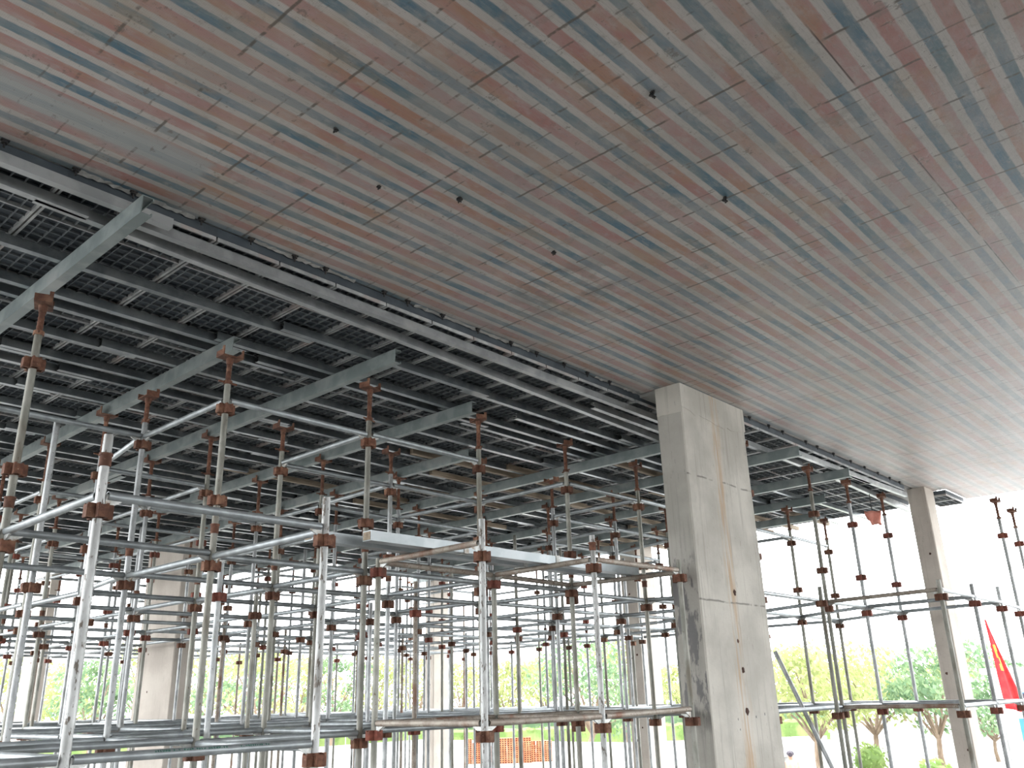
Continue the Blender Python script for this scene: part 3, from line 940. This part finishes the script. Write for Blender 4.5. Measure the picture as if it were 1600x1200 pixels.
# ------------------------------------------------------------------ little things on the soffit
def wire_stub(px, py, size, label):
    d = CR*((px-800)/FPX)-CU*((py-600)/FPX)+CF
    p = d*(SOFFIT/d.z)
    mb = MB()
    for i in range(5):
        a = random.uniform(0, 6.28)
        q = Vector((math.cos(a)*size*.5, math.sin(a)*size*.5, 0))
        pts = [q*.2, q+Vector((0, 0, -size*.4)), q*-.6+Vector((0, 0, -size*random.uniform(.6, 1.0))), q*.5+Vector((0, 0, -size*.3))]
        mb.path(pts, [size*.09]*4, 6)
    mb.sphere((0, 0, -size*.15), size*.32, (1, 1, .7), 8, 6, jitter=.2)
    thing('wire_stub', mb.mesh('wire_stub', MAT['black']), label, 'wire tie', 'wire stubs sticking out of the soffit', p)
for px, py, s_, lab in ((1020, 143, .045, 'black knot of tie wire on a blue stripe, top middle of the soffit'),
                        (1133, 308, .045, 'black knot of tie wire on the soffit below the biggest knot'),
                        (718, 308, .04, 'black tie wire knot on a blue stripe midway along the soffit'),
                        (524, 200, .036, 'small tie wire knot on a blue stripe toward the left of the soffit'),
                        (865, 392, .036, 'small tie wire knot above the dark stain of the soffit'),
                        (592, 290, .03, 'tiny tie wire knot on a red stripe below the left blue stripes')):
    wire_stub(px, py, s_, lab)
# bolts hanging at the slab edge between slab and panels
def edge_bolt(x, y, label):
    mb = MB()
    mb.tube((0, 0, 0), (0, 0, -.05), .006, .006, 8)
    mb.tube((0, 0, -.012), (0, 0, -.024), .018, .018, 6)
    mb.span(-.022, .022, -.012, .012, -.008, 0)
    thing('edge_bolt', mb.mesh('edge_bolt', MAT['black']), label, 'bolt', 'bolts hanging along the slab edge', (x, y, SOFFIT))
for i in range(16):
    edge_bolt(1.1+i*.385+random.uniform(-.1, .1), SLAB_Y-.03, '%s small bolt hanging along the slab edge toward the broad column' % ORD[i])
for i in range(11):
    edge_bolt(8.95+i*.49+random.uniform(-.1, .1), SLAB_Y2-.03, '%s small bolt hanging along the slab edge beyond the broad column' % ORD[i])
# ragged mortar lips left along the slab edge
def mortar_lip(x0, x1, y, label):
    mb = MB()
    n = int((x1-x0)/.03)
    top = [(x0+(x1-x0)*i/n, y) for i in range(n+1)]
    vs = []
    for x, yy in top:
        k = random.uniform(.004, .02)
        vs += [(x, yy, SOFFIT+.004), (x, yy, SOFFIT-k), (x, yy-random.uniform(.012, .035), SOFFIT)]
    fs = []
    for i in range(n):
        for a, b in ((0, 1), (1, 2)):
            fs.append((i*3+a, (i+1)*3+a, (i+1)*3+b, i*3+b))
    mb.add(vs, fs)
    thing('mortar_lip', mb.mesh('mortar_lip', MAT['slab_edge']), label, 'mortar', 'ragged mortar along the slab edge')
mortar_lip(1.55, 2.3, SLAB_Y-.002, 'ragged mortar lip on the slab edge above the first main beam')
mortar_lip(2.7, 3.6, SLAB_Y-.002, 'ragged mortar lip on the slab edge between first and second main beams')
mortar_lip(4.2, 5.6, SLAB_Y-.002, 'ragged mortar lip on the slab edge midway to the broad column')
mortar_lip(6.6, 7.33, SLAB_Y-.002, 'ragged mortar lip on the slab edge just before the broad column')

# green stencil marks on the lower front ledger
for o in list(COL.objects):
    if o.name.startswith('scaffold_ledger') and str(o.get('label', '')).startswith('lower pale ledger joining'):
        mb = MB()
        def glyphs(x, n):
            for i in range(n):
                w = random.uniform(.006, .009)
                cs = []
                if random.random() < .85:
                    for q in range(random.choice((2, 2, 3))):
                        cs.append((x+q*w*.5, random.uniform(.3, .55), random.uniform(.85, 1.25)))
                for xx, a0, a1 in cs:
                    r = R_T*.97+.0006
                    vs = []
                    for t in range(4):
                        a = math.radians(168)-(a0+(a1-a0)*t/3)*.55
                        for dx in (0, .0034):
                            vs.append((xx+dx, math.cos(a)*r, math.sin(a)*r))
                    mb.add(vs, [(2*t, 2*t+1, 2*t+3, 2*t+2) for t in range(3)])
                if random.random() < .6:
                    r = R_T*.97+.0006
                    a = math.radians(168)-random.choice((.35, .62))*.55
                    mb.add([(x, math.cos(a)*r, math.sin(a)*r), (x+w, math.cos(a)*r, math.sin(a)*r), (x+w, math.cos(a-.08)*r, math.sin(a-.08)*r), (x, math.cos(a-.08)*r, math.sin(a-.08)*r)], [(0, 1, 2, 3)])
                x += w+.006
            return x
        x = glyphs(.42, 6)
        x = glyphs(x+.015, 22)
        glyphs(x+.06, 14)
        obj('stencil_marking', mb.mesh('stencil_marking', MAT['green_ink']), o, label='green stencilled pipe marking')

# ------------------------------------------------------------------ things beyond the scaffolding
brick_me = None
def brick_mesh():
    L, Wd, H = .20, .10, .10
    mb = MB().span(0, L, 0, Wd, 0, H)
    for i in range(3):
        for j in range(2):
            cx, cz = L*(i+.5)/3, H*(j+.5)/2
            mb.span(cx-.019, cx+.019, -.0015, .0, cz-.015, cz+.015, mi=1)
            mb.span(cx-.019, cx+.019, Wd, Wd+.0015, cz-.015, cz+.015, mi=1)
    return mb.mesh('brick', MAT['brick'], MAT['hole'])
brick_me = brick_mesh()
def brick_stack(px, dist, nx, nz, ny, name):
    b = toward(px, 1185, dist)
    ang = math.atan2(b.y, b.x)-math.pi/2+.06
    for z in range(nz):
        for y in range(ny):
            if z < nz-1 and 0 < y < ny-1:
                continue
            for x in range(nx):
                if z == nz-1 and random.random() < .35:
                    continue
                lx, ly = x*.214-nx*.107, y*.115
                c, s_ = math.cos(ang), math.sin(ang)
                thing('hollow_brick', brick_me, 'orange hollow brick in the %s, beyond the scaffolding' % name, 'brick', 'bricks in the %s' % name,
                      (b.x+lx*c-ly*s_, b.y+lx*s_+ly*c, FLOOR+z*.1015), ang+random.uniform(-.02, .02))
brick_stack(745, 24.5, 3, 6, 2, 'narrow brick stack')
brick_stack(806, 24.3, 4, 6, 2, 'taller brick stack')
brick_stack(845, 24.6, 3, 5, 2, 'shorter brick stack')
brick_stack(772, 24.9, 2, 4, 2, 'smallest brick stack')

def leaf_cloud(mb, c, r, sc, n, size):
    for _ in range(n):
        while True:
            v = Vector((random.uniform(-1, 1), random.uniform(-1, 1), random.uniform(-1, 1)))
            if .3 < v.length < 1:
                break
        p = Vector(c)+Vector((v.x*sc[0], v.y*sc[1], v.z*sc[2]))*r
        a = Vector((random.gauss(0, 1), random.gauss(0, 1), random.gauss(0, .6))).normalized()
        u = a.orthogonal().normalized()
        w = a.cross(u)
        k = size*random.uniform(.6, 1.4)
        mb.add([p-u*k, p+w*k*.45, p+u*k, p-w*k*.45], [(0, 1, 2, 3)])
def tree(px, py_top, dist, width, label, mat='leaf', name='tree', lean=0.0, n=1500, base_z=YARD, leaf=.13, open_=False):
    top = toward(px, py_top, dist)
    h = top.z-base_z
    t = MB()
    fork = h*.26
    lx = lean
    t.path([(0, 0, 0), (lx*.3, .05, fork*.5), (lx*.7, 0, fork)], [.17*h/6, .14*h/6, .12*h/6], 8)
    f = MB()
    nb = 9
    for i in range(nb):
        a = i*2.4+random.uniform(-.3, .3)
        rr = width*.5*random.uniform(.45, .85)
        zt = random.uniform(.36, .9)*h
        mid = Vector((lx*.8+math.cos(a)*rr*.45, math.sin(a)*rr*.45, fork+(zt-fork)*.55))
        end = Vector((lx+math.cos(a)*rr, math.sin(a)*rr, zt))
        t.path([(lx*.7, 0, fork-.05), mid, end], [.085*h/6, .05*h/6, .02*h/6], 6)
        leaf_cloud(f, end, width*.27, (1, 1, .62), int(n/nb*(.6 if open_ else 1)), leaf)
    leaf_cloud(f, (lx, 0, h*.86), width*.3, (1, 1, .45), n//6, leaf)
    o = thing(name, t.mesh('trunk', MAT['bark']), label, 'tree', 'trees beyond the building', (top.x, top.y, base_z))
    obj('foliage', f.mesh('foliage', MAT[mat]), o)
    return o
tree(160, 1015, 48, 3.4, 'pale tree showing behind the leftmost flaking standard', 'leaf2')
tree(415, 1005, 50, 4.6, 'yellow-green tree seen between the two flaking standards')
tree(525, 1015, 58, 3.6, 'pale green tree just past the second flaking standard', 'leaf2')
tree(650, 1020, 60, 4.0, 'faint yellow-green tree left of the third front standard')
tree(905, 988, 42, 5.2, 'leaning tree with a dark forked trunk behind the fourth front standard', 'leaf2', lean=.9, n=1900)
tree(968, 985, 48, 3.6, 'yellow-green tree beside the pale column left of the broad column')
tree(1255, 1005, 38, 4.2, 'yellow-green tree close to the right of the broad column', 'leaf', n=2000)
tree(1345, 1000, 42, 5.2, 'wide tree with bare branches midway between the two slab-edge columns', 'leaf', n=1700, open_=True)
tree(1440, 1005, 40, 4.0, 'green tree left of the slim far column', 'leaf2')
tree(1535, 1062, 46, 3.6, 'green tree right of the slim far column, before the white building', 'leaf2')
tree(1590, 1030, 60, 4.4, 'faint green tree behind the white building', 'leaf2')
rt = random.Random(5)
for i, px in enumerate((30, 110, 230, 330, 380, 470, 590, 720, 790, 850, 1010, 1060, 1230, 1310, 1400, 1480)):
    tree(px, rt.uniform(1000, 1040), 84+i % 4*7, rt.uniform(6, 9), '%s of the pale trees in the farthest line, counted along the hedge' % ORD[i], rt.choice(('leaf', 'leaf2', 'leaf')), n=1300, leaf=.24)
def bush(px, py, dist, r, label, mat='leaf3', sq=.8):
    p = toward(px, py, dist)
    f = MB()
    h = max(.3, r*sq)
    f.sphere((0, 0, h*.8), r*.8, (1, 1, sq), 14, 8, jitter=.08)
    leaf_cloud(f, (0, 0, h*.9), r, (1, 1, sq), 420, .09)
    s_ = MB()
    for q in range(4):
        s_.path([(0, 0, 0), (math.cos(q*1.6)*r*.3, math.sin(q*1.6)*r*.3, h*.8)], [.04, .02], 6)
    o = thing('bush', s_.mesh('stem', MAT['bark']), label, 'bush', 'bushes in the yard', (p.x, p.y, YARD))
    obj('foliage', f.mesh('bush_foliage', MAT[mat]), o)
bush(1458, 1180, 27, .62, 'rounded bright green bush left of the slim far column foot', sq=1.25)
bush(1355, 1160, 40, .75, 'low lime bush behind the leaning brace')
bush(1470, 1200, 22, .45, 'low dark green bush under the rounded bright one', 'leaf2')
bush(1375, 1195, 26, .5, 'scruffy grey-green bush right of the paired standards', 'leaf2')
bush(1425, 1200, 24, .42, 'scruffy low bush between the paired standards and the rounded bush', 'leaf2')
bush(1575, 1200, 27, .5, 'clipped green bush at the white building door')
def hedge(px0, px1, dist, zb, zt, depth, label, mat):
    a, b = toward(px0, 1140, dist), toward(px1, 1140, dist)
    v = b-a
    v.z = 0
    L = v.length
    u = v.normalized()
    nrm = Vector((-u.y, u.x, 0))
    mb = MB()
    n = int(L/.5)
    vs = []
    prof = [(-.5, 0), (-.5, .9), (-.2, 1.0), (.2, 1.0), (.5, .9), (.5, 0)]
    for i in range(n+1):
        p = a+u*(L*i/n)
        for o_, z in prof:
            q = p+nrm*(o_*depth+random.uniform(-.08, .08))
            vs.append((q.x, q.y, zb+(zt-zb)*z+random.uniform(-.06, .06)))
    m = len(prof)
    mb.add(vs, [(i*m+j, (i+1)*m+j, (i+1)*m+j+1, i*m+j+1) for i in range(n) for j in range(m-1)])
    for _ in range(int(L*70)):
        p = a+u*random.uniform(0, L)+nrm*random.uniform(-.55, .55)*depth
        z = random.uniform(zb+.1, zt+.05)
        k = random.uniform(.06, .16)
        aa = Vector((random.gauss(0, 1), random.gauss(0, 1), random.gauss(0, 1))).normalized()
        uu = aa.orthogonal().normalized()
        ww = aa.cross(uu)
        c = Vector((p.x, p.y, z))
        mb.add([c-uu*k, c+ww*k*.5, c+uu*k, c-ww*k*.5], [(0, 1, 2, 3)])
    thing('hedge', mb.mesh('hedge', MAT[mat]), label, 'hedge', 'clipped hedges beyond the yard')
hedge(-60, 1290, 66, YARD, -1.9, 1.2, 'clipped yellow-green lower hedge along the far side of the yard', 'leaf3')
hedge(-60, 1290, 70, YARD, -1.15, 1.4, 'darker taller hedge behind the clipped yellow-green one', 'leaf2')
# low white kerb wall before the hedge
a, b = toward(-60, 1150, 62), toward(1290, 1150, 62)
mb = MB()
v = b-a; v.z = 0
mb.box(((a.x+b.x)/2, (a.y+b.y)/2, YARD+.2), (v.length, .3, .4), Matrix.Rotation(math.atan2(v.y, v.x), 3, 'Z'))
thing('kerb_wall', mb.mesh('kerb_wall', MAT['white']), 'low white kerb wall in front of the hedges', 'wall')

# red board with a yellow mark
p = toward(547, 1137, 40)
r_ = Matrix.Rotation(math.atan2(p.y, p.x)-math.pi/2, 3, 'Z')
o = thing('sign_board', MB().box((0, 0, 0), (.42, .03, .50), r_).mesh('sign_board', MAT['sign_red']), 'small red board with a yellow mark beyond the scaffolding', 'sign', None, (p.x, p.y, p.z))
mb = MB()
pts = [(-.05, .17), (.06, .14), (-.02, .08), (.08, .05), (-.06, .0)]
for i in range(4):
    c0 = r_ @ Vector((pts[i][0], -.022, pts[i][1])); c1 = r_ @ Vector((pts[i+1][0], -.022, pts[i+1][1]))
    mb.tube(c0, c1, .016, .016, 6)
obj('yellow_mark', mb.mesh('yellow_mark', MAT['yellow']), o)
mb = MB()
for sx_ in (-.17, .17):
    c = r_ @ Vector((sx_, .03, 0))
    mb.tube((c.x, c.y, YARD-p.z), (c.x, c.y, .2), .02, .02, 8)
obj('post', mb.mesh('sign_post', MAT['galv']), o)

# red flag hanging limp on a pole
fp = toward(1536, 968, 26)
top = fp.z
mb = MB().tube((0, 0, 0), (0, 0, top-YARD+.25), .03, .022, 10)
mb.sphere((0, 0, top-YARD+.28), .05)
pole = thing('flag_pole', mb.mesh('flag_pole', MAT['galv']), 'thin pole carrying a limp red flag at the right', 'flag pole', None, (fp.x, fp.y, YARD))
mb = MB()
side = CR.copy(); side.z = 0; side.normalize()
back = Vector((-side.y, side.x, 0))
nu, nv = 10, 14
for layer in (0,):
    vs, fs, mi = [], [], []
    for j in range(nv+1):
        t = j/nv
        wdt = .05+.42*t**1.1
        for i in range(nu+1):
            s_ = i/nu
            q = side*(wdt*s_+.03+.12*t)+back*(.07*math.sin(s_*9+t*2)*(.3+t))
            vs.append((q.x, q.y, top-YARD-t*2.15-s_*.12*t))
    for j in range(nv):
        for i in range(nu):
            fs.append((j*(nu+1)+i, j*(nu+1)+i+1, (j+1)*(nu+1)+i+1, (j+1)*(nu+1)+i))
    o_ = len(mb.v)
    mb.v += vs
    for idx, f in enumerate(fs):
        j, i = divmod(idx, nu)
        mb.f.append(tuple(x+o_ for x in f)); mb.sm.append(True)
        mb.mi.append(1 if (4 <= j <= 7 and 3 <= i <= 5 and (i+j) % 3 != 0) else 0)
fl = obj('flag_cloth', mb.mesh('flag_cloth', MAT['red_cloth'], MAT['yellow']), pole, label='red flag cloth with yellow showing in its folds')
md = fl.modifiers.new('thickness', 'SOLIDIFY'); md.thickness = .004

# white building with blue door and window at the right edge
bp = toward(1556, 1100, 30)
bu = Vector((bp.x, bp.y, 0)).normalized()
bn = Vector((bu.y, -bu.x, 0))       # to the right, seen from the camera
ang = math.atan2(bn.y, bn.x)
hb = 3.5
mb = MB().span(0, 9, 0, 6, 0, hb)
bld = thing('white_building', mb.mesh('white_building', MAT['white']), 'white rendered building with blue door and window at the right edge', 'building', None, (bp.x, bp.y, YARD), ang)
mb = MB().span(-.25, 9.2, -.25, 6.2, hb, hb+.12)
obj('roof', mb.mesh('roof', MAT['white']), bld)
mb = MB().span(.50, .86, -.05, .02, .02, 2.25)
dr = obj('door', mb.mesh('door', MAT['blue']), bld, label='blue door')
obj('door_handle', MB().sphere((.80, -.08, 1.05), .03).mesh('door_handle', MAT['galv']), dr)
mb = MB().span(.55, .82, -.04, .02, 2.55, 2.95)
wd = obj('window', mb.mesh('window', MAT['blue']), bld, label='blue-framed window')
mb = MB().span(.58, .79, -.045, -.04, 2.58, 2.92)
obj('pane', mb.mesh('pane', MAT['dark']), wd)
# orange rag hanging from the beam by the slim far column
rp = toward(1365, 812, 13.2)
rp = rp*(13.03/rp.x)
mb = MB()
vs, fs = [], []
for j in range(6):
    for i in range(6):
        s_, t = i/5-.5, j/5
        q = side*(s_*.24*(1-.3*t)+.03*t)+back*(.03*math.sin(i*2.1+j))
        vs.append((q.x, q.y, .13-t*.20-.03*abs(s_)*(j % 2)))
for j in range(5):
    for i in range(5):
        fs.append((j*6+i, j*6+i+1, (j+1)*6+i+1, (j+1)*6+i))
mb.add(vs, fs, True)
rag = thing('cloth_rag', mb.mesh('cloth_rag', MAT['rag']), 'orange rag hanging under the formwork left of the slim far column', 'rag', None, rp)
cord = MB().tube((0, 0, .10), (0, 0, Z_B0-rp.z), .006, .006, 6)
obj('tie_cord', cord.mesh('tie_cord', MAT['black']), rag)
md = rag.modifiers.new('thickness', 'SOLIDIFY'); md.thickness = .004

# ------------------------------------------------------------------ the person in the yard, far off
def person(px, py_head, dist):
    hp = toward(px, py_head, dist)
    root = Vector((hp.x, hp.y, YARD))
    H = hp.z+.12-YARD
    k = H/1.68
    me = D.meshes.new('person')
    J = {'pel': (0, 0, .92), 'wai': (0, 0, 1.06), 'che': (0, .01, 1.28), 'nek': (0, 0, 1.44), 'hed': (0, -.01, 1.53), 'top': (0, 0, 1.64),
         'hl': (.09, 0, .88), 'kl': (.10, -.03, .48), 'al': (.10, .03, .08), 'tl': (.11, -.12, .04),
         'hr': (-.09, 0, .88), 'kr': (-.10, -.01, .48), 'ar': (-.10, .05, .08), 'tr': (-.11, -.10, .04),
         'sl': (.17, 0, 1.38), 'el': (.23, .02, 1.12), 'wl': (.22, -.10, .90), 'sr': (-.17, 0, 1.38), 'er': (-.23, .02, 1.12), 'wr': (-.22, -.10, .90),
         'pl': (.22, -.13, .84), 'pr': (-.22, -.13, .84)}
    Rr = {'pel': .13, 'wai': .115, 'che': .14, 'nek': .055, 'hed': .085, 'top': .075, 'hl': .085, 'kl': .058, 'al': .04, 'tl': .035, 'hr': .085, 'kr': .058,
          'ar': .04, 'tr': .035, 'sl': .06, 'el': .042, 'wl': .03, 'sr': .06, 'er': .042, 'wr': .03, 'pl': .034, 'pr': .034}
    E = [('pel', 'wai'), ('wai', 'che'), ('che', 'nek'), ('nek', 'hed'), ('hed', 'top'), ('pel', 'hl'), ('hl', 'kl'), ('kl', 'al'), ('al', 'tl'), ('pel', 'hr'), ('hr', 'kr'),
         ('kr', 'ar'), ('ar', 'tr'), ('che', 'sl'), ('sl', 'el'), ('el', 'wl'), ('wl', 'pl'), ('che', 'sr'), ('sr', 'er'), ('er', 'wr'), ('wr', 'pr')]
    ks = list(J)
    me.from_pydata([Vector(J[q])*k for q in ks], [(ks.index(a), ks.index(b)) for a, b in E], [])
    me.materials.append(MAT['skin'])
    o = thing('person', me, 'person in a salmon shirt, dark cap and pale blue trousers in the yard', 'person', None, root, math.atan2(hp.y, hp.x)-math.pi/2)
    sk = o.modifiers.new('skin', 'SKIN')
    for i, q in enumerate(ks):
        r = Rr[q]*k
        me.skin_vertices[0].data[i].radius = (r, r*.8)
        me.skin_vertices[0].data[i].use_root = (q == 'pel')
    o.modifiers.new('smooth', 'SUBSURF').levels = 1
    o.modifiers['smooth'].render_levels = 2
    def P(*c):
        return Vector(c)*k
    mb = MB()
    ringz = [(.90, .165, .125), (1.0, .16, .12), (1.12, .165, .125), (1.28, .195, .14), (1.38, .20, .12), (1.43, .10, .085)]
    n = 16
    vs = [P(math.cos(2*math.pi*i/n)*a, math.sin(2*math.pi*i/n)*b_, z) for z, a, b_ in ringz for i in range(n)]
    mb.add(vs, [(j*n+i, j*n+(i+1) % n, (j+1)*n+(i+1) % n, (j+1)*n+i) for j in range(len(ringz)-1) for i in range(n)], True)
    for s_ in (-1, 1):
        mb.tube(P(s_*.16, 0, 1.38), P(s_*.225, .015, 1.14), .078*k, .062*k, 12)
    obj('shirt', mb.mesh('shirt', MAT['pink']), o)
    mb = MB()
    mb.tube(P(0, 0, .95), P(0, 0, .84), .16*k, .165*k, 14)
    for s_ in (-1, 1):
        mb.tube(P(s_*.085, 0, .90), P(s_*.10, -.02, .48), .10*k, .078*k, 12)
        mb.tube(P(s_*.10, -.02, .48), P(s_*.10, .04, .10), .078*k, .065*k, 12)
    obj('trousers', mb.mesh('trousers', MAT['denim']), o)
    mb = MB()
    mb.sphere(P(0, 0, 1.60), .105*k, (1, 1.1, .72), 12, 8)
    mb.tube(P(0, -.07, 1.585), P(0, -.15, 1.575), .075*k, .06*k, 10)
    obj('cap', mb.mesh('cap', MAT['dark']), o)
    mb = MB()
    mb.sphere(P(0, -.098, 1.525), .016*k, (.8, 1, 1.2), 8, 6)
    obj('nose', mb.mesh('nose', MAT['skin']), o)
    mb = MB()
    for s_ in (-1, 1):
        mb.sphere(P(s_*.034, -.083, 1.55), .009*k, (1, .6, .8), 8, 6)
    obj('eyes', mb.mesh('eyes', MAT['dark']), o)
    mb = MB()
    for s_ in (-1, 1):
        for q in range(4):
            b0_ = P(s_*(.205+.010*q), -.135-.004*q, .83)
            mb.path([b0_, b0_+Vector((0, -.012, -.04))*k, b0_+Vector((0, -.004, -.07+.006*abs(q-1.5)))*k], [.009*k, .008*k, .006*k], 6)
        t0 = P(s_*.20, -.145, .86)
        mb.path([t0, t0+Vector((-s_*.012, -.02, -.03))*k, t0+Vector((-s_*.01, -.02, -.055))*k], [.010*k, .009*k, .007*k], 6)
    obj('fingers', mb.mesh('fingers', MAT['skin']), o)
person(1235, 1180, 27)
